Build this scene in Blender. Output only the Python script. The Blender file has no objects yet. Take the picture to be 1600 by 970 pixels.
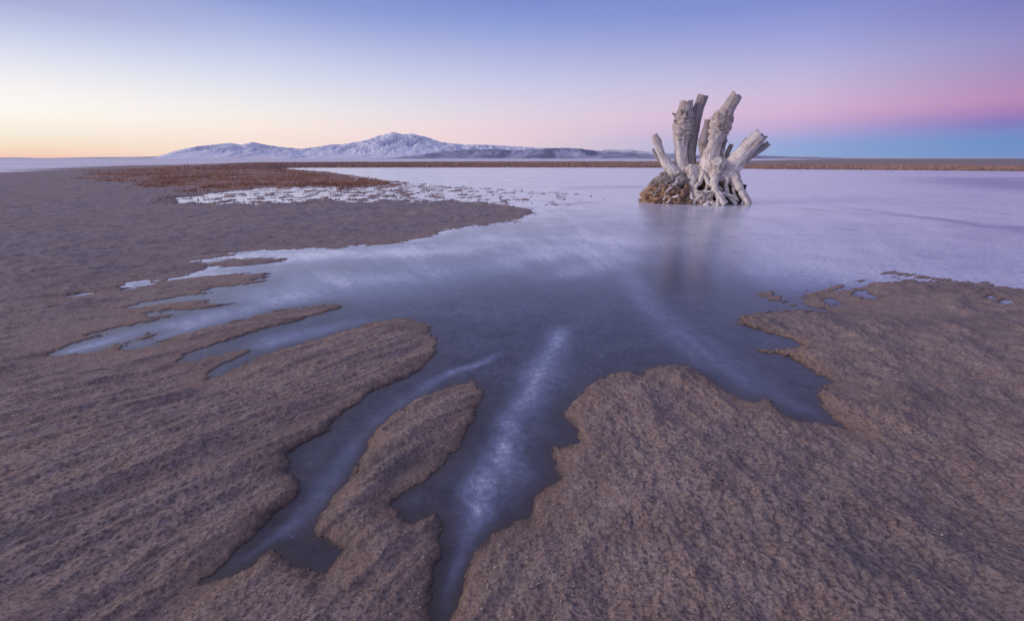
import bpy, math, random
import numpy as np
from mathutils import Vector
random.seed(7)
R = math.radians

# ------------------------------------------------------------ camera
F_PX = 16 / 36 * 1600            # focal length in photo pixels
PITCH = math.atan((485 - 248) / F_PX)
CAM_H = 0.85
cam_data = bpy.data.cameras.new('camera')
cam_data.lens = 16; cam_data.sensor_width = 36
cam_data.clip_start = 0.02; cam_data.clip_end = 90000
cam = bpy.data.objects.new('camera', cam_data)
scene = bpy.context.scene
COL = scene.collection
COL.objects.link(cam)
cam.location = (0, 0, CAM_H)
cam.rotation_euler = (R(90) - PITCH, 0, 0)
scene.camera = cam
CP, SP = math.cos(PITCH), math.sin(PITCH)

def ray(x, y):
    u = (x - 800) / F_PX; v = (485 - y) / F_PX
    return np.array((u, CP + v * SP, -SP + v * CP))

def g(x, y):                      # photo pixel -> point on the flat
    d = ray(x, y); t = -CAM_H / d[2]
    return (d[0] * t, d[1] * t)

def elev(x, y):
    d = ray(x, y); return math.degrees(math.atan2(d[2], math.hypot(d[0], d[1])))

def azim(x, y):
    d = ray(x, y); return math.degrees(math.atan2(d[0], d[1]))

# ------------------------------------------------------------ sky, sun, exposure
SUN_AZ, SUN_EL = -98.0, 3.0
scene.view_settings.view_transform = 'Standard'
scene.view_settings.look = 'None'
scene.view_settings.exposure = 0
scene.view_settings.gamma = 1
world = bpy.data.worlds.new('World'); scene.world = world; world.use_nodes = True
wn, wl = world.node_tree.nodes, world.node_tree.links
wn.clear()

def lin(c):
    return tuple(((v / 255) / 12.92 if v / 255 <= .04045 else ((v / 255 + .055) / 1.055) ** 2.4) for v in c)

def N(nodes, kind, **kw):
    n = nodes.new(kind)
    for k, v in kw.items(): setattr(n, k, v)
    return n

def M(nodes, links, op, a, b=None, c=None, clamp=False):
    n = nodes.new('ShaderNodeMath'); n.operation = op; n.use_clamp = clamp
    for i, v in enumerate((a, b, c)):
        if v is None: continue
        if isinstance(v, (int, float)): n.inputs[i].default_value = v
        else: links.new(v, n.inputs[i])
    return n.outputs[0]

tc = wn.new('ShaderNodeTexCoord')
sep = wn.new('ShaderNodeSeparateXYZ'); wl.new(tc.outputs['Generated'], sep.inputs[0])
sx, sy, sz = sep.outputs
hyp = M(wn, wl, 'SQRT', M(wn, wl, 'ADD', M(wn, wl, 'MULTIPLY', sx, sx), M(wn, wl, 'MULTIPLY', sy, sy)))
el = M(wn, wl, 'DIVIDE', M(wn, wl, 'ARCTAN2', sz, hyp), math.pi / 2, clamp=True)   # 0..1 = 0..90 degrees
sux, suy = math.sin(R(SUN_AZ)), math.cos(R(SUN_AZ))
dotp = M(wn, wl, 'ADD', M(wn, wl, 'MULTIPLY', sx, sux), M(wn, wl, 'MULTIPLY', sy, suy))
cosp = M(wn, wl, 'DIVIDE', dotp, M(wn, wl, 'MAXIMUM', hyp, 1e-4))
phi = M(wn, wl, 'MULTIPLY', M(wn, wl, 'ARCCOSINE', M(wn, wl, 'MAXIMUM', M(wn, wl, 'MINIMUM', cosp, .9999), -.9999)), 180 / math.pi)

stations = [
 (20, [(0,(168,174,216)),(40,(192,201,231)),(90,(224,227,240)),(130,(244,241,243)),(170,(252,248,242)),(205,(255,246,226)),(232,(254,229,196)),(246,(252,208,180)),(248,(250,203,182))]),
 (400, [(0,(143,158,213)),(50,(177,187,227)),(90,(202,208,235)),(130,(222,225,238)),(170,(240,236,236)),(205,(251,234,224)),(245,(250,222,212))]),
 (800, [(0,(124,141,208)),(45,(147,162,217)),(90,(178,183,224)),(130,(200,201,231)),(170,(219,210,227)),(210,(232,210,221)),(246,(230,203,213))]),
 (1250, [(0,(128,140,206)),(60,(158,163,216)),(110,(186,180,219)),(150,(205,184,217)),(175,(211,179,211)),(200,(190,170,212)),(222,(152,168,216)),(246,(138,172,213))]),
 (1580, [(0,(122,124,188)),(60,(146,142,196)),(110,(165,144,190)),(155,(184,141,186)),(175,(165,130,185)),(195,(126,126,190)),(220,(94,142,200)),(247,(112,146,200))]),
]
HAZE_D, HAZE_TOP = 1.2e-5, 1600.0
def through_haze(c, e):            # what the sky sends so that it arrives as c after the air in front of it
    L = min(31000, HAZE_TOP / max(math.sin(R(e)), 1e-3)); T_ = math.exp(-HAZE_D * L)
    return tuple(max(0, (c[i] - (1 - T_) * (.30, .32, .45)[i]) / T_) * .5 for i in range(3))
prev = None; prev_phi = None
for x, cols in stations:
    r = wn.new('ShaderNodeValToRGB'); wl.new(el, r.inputs[0])
    r.color_ramp.interpolation = 'LINEAR'
    pts = [(max(elev(x, y), 0) / 90, through_haze(lin(c), max(elev(x, y), 0))) for y, c in cols][::-1]
    top = pts[-1]
    zen = tuple(v * .5 for v in lin((158, 158, 192)))
    if pts[0][0] > 0: pts[0] = (0.0, pts[0][1])
    for f_, t_ in ((.30, .6), (1.0, 1.0)):
        pts.append((top[0] + (1 - top[0]) * f_ * .999, tuple(top[1][i] * (1 - t_) + zen[i] * t_ for i in range(3))))
    e = r.color_ramp.elements
    e[0].position = pts[0][0]; e[0].color = (*pts[0][1], 1)
    e[1].position = pts[-1][0]; e[1].color = (*pts[-1][1], 1)
    for p_, c_ in pts[1:-1]:
        q = e.new(p_); q.color = (*c_, 1)
    ph = azim(x, 150) - SUN_AZ
    if prev is None: prev = r.outputs[0]
    else:
        mr = wn.new('ShaderNodeMapRange'); mr.interpolation_type = 'SMOOTHSTEP' if x > 5000 else 'LINEAR'
        wl.new(phi, mr.inputs[0]); mr.inputs[1].default_value = prev_phi; mr.inputs[2].default_value = ph
        mx = wn.new('ShaderNodeMix'); mx.data_type = 'RGBA'
        wl.new(mr.outputs[0], mx.inputs[0]); wl.new(prev, mx.inputs[6]); wl.new(r.outputs[0], mx.inputs[7])
        prev = mx.outputs[2]
    prev_phi = ph
sky = wn.new('ShaderNodeTexSky'); sky.sky_type = 'NISHITA'; sky.sun_disc = False
sky.sun_elevation = R(SUN_EL); sky.sun_rotation = R(SUN_AZ)
b1 = wn.new('ShaderNodeBackground'); wl.new(prev, b1.inputs[0]); b1.inputs[1].default_value = 2.0
b2 = wn.new('ShaderNodeBackground'); wl.new(sky.outputs[0], b2.inputs[0]); b2.inputs[1].default_value = 0.004
ad = wn.new('ShaderNodeAddShader'); wl.new(b1.outputs[0], ad.inputs[0]); wl.new(b2.outputs[0], ad.inputs[1])
out = wn.new('ShaderNodeOutputWorld'); wl.new(ad.outputs[0], out.inputs[0])

sun_data = bpy.data.lights.new('sun', 'SUN')
sun_data.energy = 2.0; sun_data.angle = R(24); sun_data.color = (1.0, .82, .72)
sun = bpy.data.objects.new('sun', sun_data); COL.objects.link(sun)
LAMP_EL = 17.0                     # middle of the afterglow
sd = Vector((math.sin(R(SUN_AZ)) * math.cos(R(LAMP_EL)), math.cos(R(SUN_AZ)) * math.cos(R(LAMP_EL)), math.sin(R(LAMP_EL))))
sun.rotation_euler = sd.to_track_quat('Z', 'Y').to_euler()

# ------------------------------------------------------------ numpy noise
_rs = np.random.RandomState(11)
_perm = _rs.permutation(512).astype(np.int32)
_ang = _rs.rand(512) * 2 * np.pi
_gx, _gy = np.cos(_ang).astype(np.float32), np.sin(_ang).astype(np.float32)

def pn(x, y):
    x = np.asarray(x, np.float64); y = np.asarray(y, np.float64)
    xi = np.floor(x); yi = np.floor(y)
    xf = (x - xi).astype(np.float32); yf = (y - yi).astype(np.float32)
    xi = xi.astype(np.int64); yi = yi.astype(np.int64)
    u = xf * xf * xf * (xf * (xf * 6 - 15) + 10); v = yf * yf * yf * (yf * (yf * 6 - 15) + 10)
    def gr(ix, iy, dx, dy):
        h = _perm[(_perm[ix & 511] + iy) & 511]
        return _gx[h] * dx + _gy[h] * dy
    a = gr(xi, yi, xf, yf); b = gr(xi + 1, yi, xf - 1, yf)
    c = gr(xi, yi + 1, xf, yf - 1); d = gr(xi + 1, yi + 1, xf - 1, yf - 1)
    return (a + (b - a) * u + ((c + (d - c) * u) - (a + (b - a) * u)) * v) * 1.5

def fbm(x, y, o=4, gain=.5, lac=2.03):
    s = 0; a = 1.0; t = 0
    for i in range(o):
        s = s + a * pn(x + 17.3 * i, y - 9.1 * i); t += a; a *= gain; x = x * lac; y = y * lac
    return s / t

def ss(a, b, x):
    t = np.clip((x - a) / (b - a), 0, 1); return t * t * (3 - 2 * t)

# ------------------------------------------------------------ shorelines as plan polygons (metres)
def P(*px): return [g(*p) for p in px]

west = P((2300,280),(1600,268),(1400,266),(1200,264.5),(1100,262.6),(800,261.8),(560,262.2),(470,262.3),(436,263.3),
 (470,266),(520,270),(560,276),(620,286),(680,296),(740,306),(790,317),(826,326),(836,336),(812,346),(770,350),(728,353),(700,360),(668,370),(640,376),(600,382),(560,383),
 (522,389),(491,387),(466,389),(429,391),(388,392),(360,395),(366,399),(326,404),(301,408),(316,410),(326,421),(301,427),(285,432),(248,441),(226,438),(204,441),(185,451),
 (216,450),(254,442),(291,434.5),(329,430),(372,428),(404,428),(422,427),(421,432),(404,441),(385,445),(360,448),(350,447),(329,450),(312,455),(329,457.5),(291,461),(260,466),(229,472),(194,480.5),
 (216,481),(247,477),(279,473),(310,470),(329,471),(335,475),(372,475),(341,480),(316,483),(291,484),(260,485),(222,490),(222,492.5),(247,492),(285,491),(260,497),(235,502),(210,508),(185,512),(160,520),(135,528),(110,536),(85,549),(78,556),
 (104,555),(135,550),(160,544),(185,537),(210,530),(229,520),(254,519),(247,522),(229,531),(197,537),(179,547),(197,548),(222,544),(247,537),(266,530),(297,520),(329,511),(360,503),(391,497),(422,487),(454,481),(485,477),(516,473),(538,480),(529,484),(497,491),(466,500),(435,509),(404,516),(372,525),(341,536),(310,547),(291,556),(282,566),(304,566),(329,558),(354,551),(379,547),(394,549),(372,558),(354,566),(335,575),(326,586),(322,596),
 (335,591),(354,583),(379,570),(410,556),(447,544),(485,533),(522,520),(560,511),(600,501),(640,497),(664,508),(684,530),(679,556),(653,581),(613,599),(573,616),(557,631),(542,642),(517,664),(512,674),(492,682),(467,697),(446,715),(454,732),(462,753),(464,768),(457,780),(436,798),(401,828),(376,854),(350,879),(330,899),(308,914),
 (340,906),(366,894),(401,874),(426,861),(441,866),(462,884),(487,894),(512,892),(532,874),(537,859),(517,849),(505,841),(492,844),(487,828),(502,803),(522,773),(553,740),(568,712),(573,692),(593,667),(618,647),(648,626),(689,611),(719,599),(739,596),(755,616),(747,642),(734,672),(719,697),(704,708),(696,727),(674,743),(643,763),(623,778),(610,790),(628,808),(643,816),(659,808),(679,803),(694,811),(691,834),(689,864),(676,894),(674,924),(672,970),(680,1060))
west += [(-.1, -5), (-40, -90), (-9000, -2000), (-40000, 3000), (-40000, 40000), (40000, 40000), (9000, 3000)]
isleA = P((330,408),(360,405),(404,403),(426,403),(447,407),(419,412),(372,417),(347,417),(330,413))
east = P((680,1060),(697,970),(716,931),(731,893),(745,859),(770,834),(804,815),(828,810),(833,791),(847,767),(869,747),(864,718),(864,699),(888,699),(905,690),(900,670),(884,654),(878,645),(888,640),(896,628),(918,606),(936,592),(960,582),(985,580),(1000,588),(1012,574),(1040,571),
 (1075,574),(1101,584),(1124,602),(1150,621),(1176,627),(1199,621),(1214,640),(1240,657),(1270,659),(1300,664),(1328,673),(1304,655),(1281,632),(1279,614),(1300,595),(1277,584),(1255,569),(1225,554),(1187,548),(1215,546),(1262,541),(1240,533),(1210,520),(1184,512),(1150,505),(1165,492),(1195,488),(1236,484),(1262,485),(1285,484),(1262,474),(1251,464),(1254,459),(1277,456),(1300,452),(1304,446),(1325,447),(1340,449),(1352,443),(1337,438),(1370,440),(1396,441),(1400,436),(1388,430),(1379,424),(1412,426),(1450,432),(1495,439),(1540,441),(1577,449),(1600,452),(1900,492))
east += [(40, 8), (400, -100), (.5, -60), (-.1, -5)]
isleB = P((1186,459),(1196,456),(1210,457.5),(1222,466),(1236,476),(1224,474),(1204,470),(1190,466))
farbar = P((1500,277),(1540,279),(1600,281),(1800,292),(1800,286),(1650,277.5),(1560,275.5))
lands = [west, isleA, east, isleB]
pockets = [P((1281,461),(1300,466),(1311,474),(1296,476),(1279,468)), P((1325,450),(1345,454),(1371,465.5),(1360,467),(1337,460)),
           P((1392,430),(1431,433.5),(1487,439),(1450,440.5),(1412,436)), P((1545,463),(1585,471),(1562,473)),
           P((96,464),(125,459),(140,459),(108,467)), P((141,457),(152,456),(150,459))]

def sdf(poly, px, py):            # positive inside
    poly = np.array(poly, np.float64); q = np.roll(poly, -1, 0)
    best = np.full(px.shape, 1e18); ins = np.zeros(px.shape, bool)
    for (ax, ay), (bx, by) in zip(poly, q):
        ex, ey = bx - ax, by - ay
        wx, wy = px - ax, py - ay
        t = np.clip((wx * ex + wy * ey) / (ex * ex + ey * ey + 1e-12), 0, 1)
        dx, dy = wx - ex * t, wy - ey * t
        np.minimum(best, dx * dx + dy * dy, out=best)
        c = (ay > py) != (by > py)
        with np.errstate(divide='ignore', invalid='ignore'):
            ins ^= c & (px < ex * (py - ay) / (ey if ey else 1e-12) + ax)
    d = np.sqrt(best)
    return np.where(ins, d, -d)

def land_sdf(px, py):
    s = np.full(px.shape, -1e9)
    for L in lands: s = np.maximum(s, sdf(L, px, py))
    for H in pockets: s = np.minimum(s, -sdf(H, px, py))
    return s

patch_poly = P((215,320),(240,311),(300,303),(330,300),(420,292),(500,283),(545,275),(620,282),(700,289),(760,293),(900,299),(965,306),(985,313),(940,323),(870,330),(820,326),(700,317),(560,318),(420,323),(330,325),(270,323))
reed_poly = P((120,279),(150,271),(190,265),(300,260),(420,256.5),(560,256.4),(640,262),(540,263.5),(450,264),(520,271),(570,277),(640,287),(560,296),(500,294),(420,294),(330,298),(270,298),(190,290))
snow_poly = P((-900,250.6),(-900,276),(-200,274),(0,270.5),(90,267),(160,261.5),(300,257.5),(430,254.4),(560,253.4),(900,252.8),(1080,252.6),(1180,251.6),(1260,250.0),(1300,249.0))
snow_poly += [(15000, 27000), (-60000, 27000), (-60000, 4000)]
strip_poly = P((930,257.0),(1010,257.9),(1200,259.2),(1200,258.4),(1010,256.9))

def polar_grid(rs, az):
    rr, aa = np.meshgrid(rs, az, indexing='ij')
    return rr * np.sin(aa), rr * np.cos(aa)

def make_rows(r0, fine, k1, k2, rmax):
    r = [r0]
    while r[-1] < rmax:
        x = r[-1]
        d = min(max(fine * x * x / 387, .0028 * fine / .6), (k1 if x < 60 else k2) * x)
        r.append(x + d)
    return np.array(r)

def azimuths(step, half, coarse):
    a = np.arange(-half, half + 1e-6, step)
    b = np.arange(half + coarse, 360 - half - 1e-6, coarse)
    return np.radians(np.concatenate([a, b]))

def grid_mesh(name, X, Y, Z, mat, attrs, closed=True, smooth=True):
    nr, na = X.shape
    co = np.stack([X, Y, Z], -1).reshape(-1, 3).astype(np.float32)
    i = np.arange(nr - 1)[:, None]; m = na if closed else na - 1
    j = np.arange(m)[None, :]; j2 = (j + 1) % na
    f = np.stack([i * na + j, i * na + j2, (i + 1) * na + j2, (i + 1) * na + j], -1).reshape(-1, 4)[:, ::-1].astype(np.int32)
    me = bpy.data.meshes.new(name)
    me.vertices.add(len(co)); me.vertices.foreach_set('co', co.ravel())
    me.loops.add(f.size); me.loops.foreach_set('vertex_index', np.ascontiguousarray(f).ravel())
    me.polygons.add(len(f))
    me.polygons.foreach_set('loop_start', np.arange(0, f.size, 4, dtype=np.int32))
    me.update(calc_edges=True)
    me.polygons.foreach_set('use_smooth', np.full(len(f), smooth))
    for k, v in attrs.items():
        a = me.attributes.new(k, 'FLOAT', 'POINT'); a.data.foreach_set('value', v.astype(np.float32).ravel())
    me.materials.append(mat)
    o = bpy.data.objects.new(name, me); COL.objects.link(o)
    return o

# ------------------------------------------------------------ materials
def new_mat(name):
    m = bpy.data.materials.new(name); m.use_nodes = True
    nt = m.node_tree; b = nt.nodes['Principled BSDF']
    return m, nt.nodes, nt.links, b

def attr(n, name):
    a = n.new('ShaderNodeAttribute'); a.attribute_name = name; return a.outputs['Fac']

def noise(n, l, vec, scale, detail=4, rough=.55, dist=0):
    t = n.new('ShaderNodeTexNoise'); t.inputs['Scale'].default_value = scale
    t.inputs['Detail'].default_value = detail; t.inputs['Roughness'].default_value = rough
    t.inputs['Distortion'].default_value = dist
    if vec is not None: l.new(vec, t.inputs['Vector'])
    return t.outputs['Fac']

def mixc(n, l, f, a, b, mode='MIX'):
    m = n.new('ShaderNodeMix'); m.data_type = 'RGBA'; m.blend_type = mode
    for s, v in ((0, f), (6, a), (7, b)):
        if isinstance(v, (int, float)): m.inputs[s].default_value = v
        elif isinstance(v, tuple): m.inputs[s].default_value = (*v, 1)
        else: l.new(v, m.inputs[s])
    return m.outputs[2]

def maprange(n, l, v, a, b, c=0, d=1):
    m = n.new('ShaderNodeMapRange'); l.new(v, m.inputs[0])
    for i, q in enumerate((a, b, c, d)): m.inputs[i + 1].default_value = q
    return m.outputs[0]

def mud_material():
    m, n, l, b = new_mat('salt_mud')
    geo = n.new('ShaderNodeNewGeometry'); pos = geo.outputs['Position']
    big = noise(n, l, pos, 1.5, 7, .7)
    mid = noise(n, l, pos, 14, 5, .65)
    fine = noise(n, l, pos, 110, 3, .7)
    shore = attr(n, 'shore')
    c = mixc(n, l, maprange(n, l, big, .38, .62), (.325, .245, .23), (.43, .295, .235))
    c = mixc(n, l, maprange(n, l, mid, .35, .7), c, (.47, .37, .34))
    c = mixc(n, l, maprange(n, l, fine, .36, .54, .8, 0), c, (.10, .075, .08))
    c = mixc(n, l, M(n, l, 'MULTIPLY', shore, .6), c, (.34, .215, .14))
    stretch = n.new('ShaderNodeMapping'); stretch.inputs['Rotation'].default_value = (0, 0, -.55); stretch.inputs['Scale'].default_value = (.7, 2.4, 1)
    l.new(pos, stretch.inputs[0])
    damp = noise(n, l, stretch.outputs[0], 1.3, 7, .68)
    c = mixc(n, l, maprange(n, l, damp, .50, .66, 0, .55), c, (.155, .13, .14))
    gr_ = noise(n, l, pos, 260, 2, .6)
    c = mixc(n, l, maprange(n, l, gr_, .35, .7, .25, -.1), c, (.07, .05, .05))
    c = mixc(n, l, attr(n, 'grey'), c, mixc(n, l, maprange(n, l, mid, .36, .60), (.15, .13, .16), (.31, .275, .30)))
    wet = attr(n, 'wet')
    # scattered salt grains
    sg = noise(n, l, pos, 60, 2, .5)
    c = mixc(n, l, maprange(n, l, sg, .735, .76, 0, .5), c, (.55, .5, .5))
    rn = noise(n, l, pos, .9, 6, .75)
    reed = M(n, l, 'MULTIPLY', attr(n, 'reed'), maprange(n, l, rn, .35, .6, .55, 1))
    c = mixc(n, l, reed, c, (.35, .205, .155))
    # far flats
    sn = N(n, 'ShaderNodeTexNoise'); mp = n.new('ShaderNodeMapping'); mp.inputs['Scale'].default_value = (.004, .02, 1)
    l.new(pos, mp.inputs[0]); l.new(mp.outputs[0], sn.inputs[0]); sn.inputs['Scale'].default_value = 1; sn.inputs['Detail'].default_value = 5
    fs = mixc(n, l, maprange(n, l, sn.outputs['Fac'], .4, .62), (.82, .80, .86), (.55, .50, .54))
    c = mixc(n, l, attr(n, 'snow'), c, fs)
    c = mixc(n, l, M(n, l, 'MULTIPLY', wet, .8), c, (.075, .055, .055))
    l.new(c, b.inputs['Base Color'])
    l.new(maprange(n, l, wet, 0, 1, .82, .35), b.inputs['Roughness'])
    b.inputs['Specular IOR Level'].default_value = .25
    bp = n.new('ShaderNodeBump'); bp.inputs['Strength'].default_value = 1.0; bp.inputs['Distance'].default_value = .008
    fb = noise(n, l, pos, 90, 6, .78, 1.2)
    b2 = n.new('ShaderNodeBump'); l.new(maprange(n, l, attr(n, 'grey'), 0, .5, .2, .85), b2.inputs['Strength']); b2.inputs['Distance'].default_value = .02
    l.new(noise(n, l, pos, 16, 6, .72, .8), b2.inputs['Height']); l.new(b2.outputs[0], bp.inputs['Normal'])
    l.new(fb, bp.inputs['Height']); l.new(bp.outputs[0], b.inputs['Normal'])
    return m

def ice_material():
    m, n, l, b = new_mat('frozen_water')
    geo = n.new('ShaderNodeNewGeometry'); pos = geo.outputs['Position']
    fr = attr(n, 'frost')
    a = noise(n, l, pos, 26, 6, .72)
    s = noise(n, l, pos, 190, 3, .7)
    grain = M(n, l, 'ADD', maprange(n, l, a, .25, .75, .55, 1.35), maprange(n, l, s, .3, .7, -.28, .28))
    f = M(n, l, 'MULTIPLY', fr, grain, clamp=True)
    vo = n.new('ShaderNodeTexVoronoi'); vo.inputs['Scale'].default_value = 42; l.new(pos, vo.inputs['Vector'])
    bub = maprange(n, l, vo.outputs['Distance'], .05, .14, .35, 0)
    f = M(n, l, 'ADD', f, M(n, l, 'MULTIPLY', bub, maprange(n, l, a, .45, .65)), clamp=True)
    bed = mixc(n, l, maprange(n, l, noise(n, l, pos, 9, 5, .7), .35, .65), (.034, .031, .042), (.074, .066, .086))
    bed = mixc(n, l, M(n, l, 'MULTIPLY', attr(n, 'margin'), .8), bed, (.075, .055, .05))
    gl = noise(n, l, pos, 320, 2, .6)
    f = M(n, l, 'ADD', f, maprange(n, l, gl,   .62, .74, 0, .20), clamp=True)
    c = mixc(n, l, f, bed, mixc(n, l, maprange(n, l, f, .35, 1), (.40, .47, .74), (.84, .85, .93)))
    l.new(c, b.inputs['Base Color'])
    l.new(maprange(n, l, f, 0, 1, .20, .34), b.inputs['Roughness'])
    b.inputs['IOR'].default_value = 1.31; b.inputs['Specular IOR Level'].default_value = .08
    b.inputs['Coat Weight'].default_value = 1.0; b.inputs['Coat Roughness'].default_value = .23; b.inputs['Coat IOR'].default_value = 1.33
    bp = n.new('ShaderNodeBump'); bp.inputs['Strength'].default_value = .18; bp.inputs['Distance'].default_value = .003
    l.new(noise(n, l, pos, 22, 6, .65), bp.inputs['Height']); l.new(bp.outputs[0], b.inputs['Normal'])
    return m

# ------------------------------------------------------------ the ground, one sheet to the horizon
def ground_fields(X, Y, S):
    r = np.hypot(X, Y)
    # curved flow coordinates on the left, following the drainage
    yk = np.clip(Y, .3, 8)
    G = np.where(yk < .8, yk / 2.0, np.where(yk < 2.2, .4 + (yk - .8) / 1.15, .4 + 1.4 / 1.15 + (yk - 2.2) / .62))
    psi = X - G
    wl_ = 1 - ss(-.35, .5, X)
    near = 1 - ss(4, 9, r)
    n1 = fbm(psi / .040 + fbm(X/.1,Y/.1,2)*.8, Y / .060, 3, .66) * .6 + fbm(X / .036, Y / .036, 3, .68) * .7
    n1b = fbm(X / .028, Y / .034, 3, .62)
    n2 = fbm(psi / .15 + 5, Y / .5, 4, .5)
    n2b = fbm(X / .2 + 9, Y / .22 + 3, 4, .5)
    n3 = fbm(X / .9 + 31, Y / .8 + 7, 3, .5)
    n4 = fbm(X / 6.0 + 3, Y / 6.0, 4, .55)
    small = n1 * wl_ + n1b * (1 - wl_)
    med = n2 * wl_ + n2b * (1 - wl_)
    Sn = S + (fbm(X / .09, Y / .09, 5, .72) * .034 + n1b * .008 + fbm(psi / .10 + 3, Y / .5 + 8, 4, .7) * .055 * ss(1.6, 3.2, r)) * (.35 + np.clip(r, 0, 12) * .45) + fbm(X / .45, Y / .9, 4, .65) * .45 * ss(4.5, 8, r)
    # broken patches of mud and tufts standing through the ice in the middle distance
    W = sdf_up['patch'](X, Y)
    Wm = ss(-.15, .5, W + fbm(X / .7, Y / .9, 3) * .8)
    tpx = np.degrees(np.arctan2(X, Y))
    t = np.interp(tpx, [-40, -32, -22, -14, -4, 4, 12], [.28, .17, .07, .05, .17, .28, .38])
    back = ss(-.2, 1.5, sdf_up['reed'](X, Y)) * (tpx < -9)
    pn_ = fbm(X / .34 + 70, Y / .55 + 11, 4, .68)
    F = (pn_ * 1.15 - t + back * .5) * .5
    Sn = Sn * (1 - Wm) + F * Wm
    d = np.clip(Sn, 0, None); u = np.clip(-Sn, 0, None)
    thin = 1 - .72 * ss(1.3, 3.2, r)
    rise = .007 * (1 - np.exp(-d / .015)) * thin + .022 * thin * (1 - np.exp(-d / .20)) + .03 * (1 - np.exp(-d / 2.5))
    rough = (1 - np.exp(-d / (.035 + .05 * ss(1.5, 4, r))))
    Z = rise + rough * near * (small * .0072) + rough * (med * .030 * near + n3 * .028 + n2b * .012 * ss(2, 4, r) + n2b * .012 * (1 - near) + n4 * .04 * ss(3, 12, r))
    dx_, dy_ = g(632, 742)
    Z = Z - .035 * np.exp(-((X - dx_ - (Y - dy_) * .5) / .035) ** 2 - ((Y - dy_) / .06) ** 2)
    Z = np.where(Sn > 0, np.maximum(Z, .0016 + .002 * np.clip(d / .02, 0, 1)), -.004 - .05 * (1 - np.exp(-u / .06)))
    return Z, Sn

rows = make_rows(.22, .6, .006, .035, 30000)
az = azimuths(.1, 54, 1.5)
X, Y = polar_grid(rows, az)
# signed distances on a coarser grid, then upsampled
ri = np.unique(np.concatenate([np.arange(0, len(rows), 2), [len(rows) - 1]]))
ai = np.unique(np.concatenate([np.arange(0, len(az), 3), [len(az) - 1]]))
def upsample(fun, X=X, Y=Y, rows=rows, az=az, ri=ri, ai=ai):
    C = fun(X[np.ix_(ri, ai)], Y[np.ix_(ri, ai)])
    B = np.empty((len(rows), len(ai)))
    k = np.clip(np.searchsorted(ri, np.arange(len(rows)), 'right') - 1, 0, len(ri) - 2)
    f = ((np.arange(len(rows)) - ri[k]) / (ri[k + 1] - ri[k]))[:, None]
    B = C[k] * (1 - f) + C[k + 1] * f
    k = np.clip(np.searchsorted(ai, np.arange(len(az)), 'right') - 1, 0, len(ai) - 2)
    f = ((np.arange(len(az)) - ai[k]) / (ai[k + 1] - ai[k]))[None, :]
    return B[:, k] * (1 - f) + B[:, k + 1] * f
sdf_up = {}
S = upsample(land_sdf)
WP = upsample(lambda x, y: sdf(patch_poly, x, y))
sdf_up['patch'] = lambda x, y: WP
RP = upsample(lambda x, y: sdf(reed_poly, x, y))
sdf_up['reed'] = lambda x, y: RP
Z, Sn = ground_fields(X, Y, S)
NP_ = upsample(lambda x, y: sdf(snow_poly, x, y))
ST = upsample(lambda x, y: sdf(strip_poly, x, y))
rr = np.hypot(X, Y)
reed = ss(-.6, 1.2, RP + fbm(X / 1.5, Y / 2.5, 4, .6) * 4)
azd = np.degrees(np.arctan2(X, Y))
band = ss(40, 50, rr) * (1 - ss(130, 420, rr) * .9) * ss(-46, -28, azd + fbm(X / 9, Y / 9, 3) * 8) * (1 - ss(60, 95, rr) * ss(15, 28, azd))
reed = np.maximum(reed, band) * (Sn > 0)
snow = ss(-.03, .05, (NP_ + fbm(X / 14, Y / 30, 4, .6) * .12 * rr) / np.maximum(rr, 1))
snow = np.maximum(snow, ss(0, 1.5, ST))
shore = np.exp(-np.clip(Sn, 0, None) / .06) * (rr < 8)
reed = reed * (1 - snow)
mud = mud_material()
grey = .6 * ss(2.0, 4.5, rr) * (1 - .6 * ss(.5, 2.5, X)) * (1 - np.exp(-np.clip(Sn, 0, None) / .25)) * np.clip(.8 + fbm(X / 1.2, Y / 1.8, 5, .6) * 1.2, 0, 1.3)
wet = np.exp(-np.clip(Sn + fbm(X / .05, Y / .05, 3) * .008, 0, None) / .010) * (rr < 5)
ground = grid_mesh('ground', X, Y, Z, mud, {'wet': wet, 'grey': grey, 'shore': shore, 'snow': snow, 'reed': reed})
ground['kind'] = 'structure'

# ------------------------------------------------------------ the frozen sheet
def stroke(X, Y, pts, mode):
    best = np.zeros(X.shape)
    P_ = []
    for x, y, w, am in pts:
        q = g(x, y); rr_ = math.hypot(*q)
        P_.append((q, w / F_PX * rr_ if mode == 'v' else w * rr_ ** 2 / (F_PX * CAM_H), am))
    for (a, wa, ma), (b, wb, mb) in zip(P_[:-1], P_[1:]):
        ex, ey = b[0] - a[0], b[1] - a[1]
        t = np.clip(((X - a[0]) * ex + (Y - a[1]) * ey) / (ex * ex + ey * ey), 0, 1)
        d2 = (X - a[0] - ex * t) ** 2 + (Y - a[1] - ey * t) ** 2
        w = wa + (wb - wa) * t
        best = np.maximum(best, (ma + (mb - ma) * t) * np.exp(-d2 / (w * w)))
    return best

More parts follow.
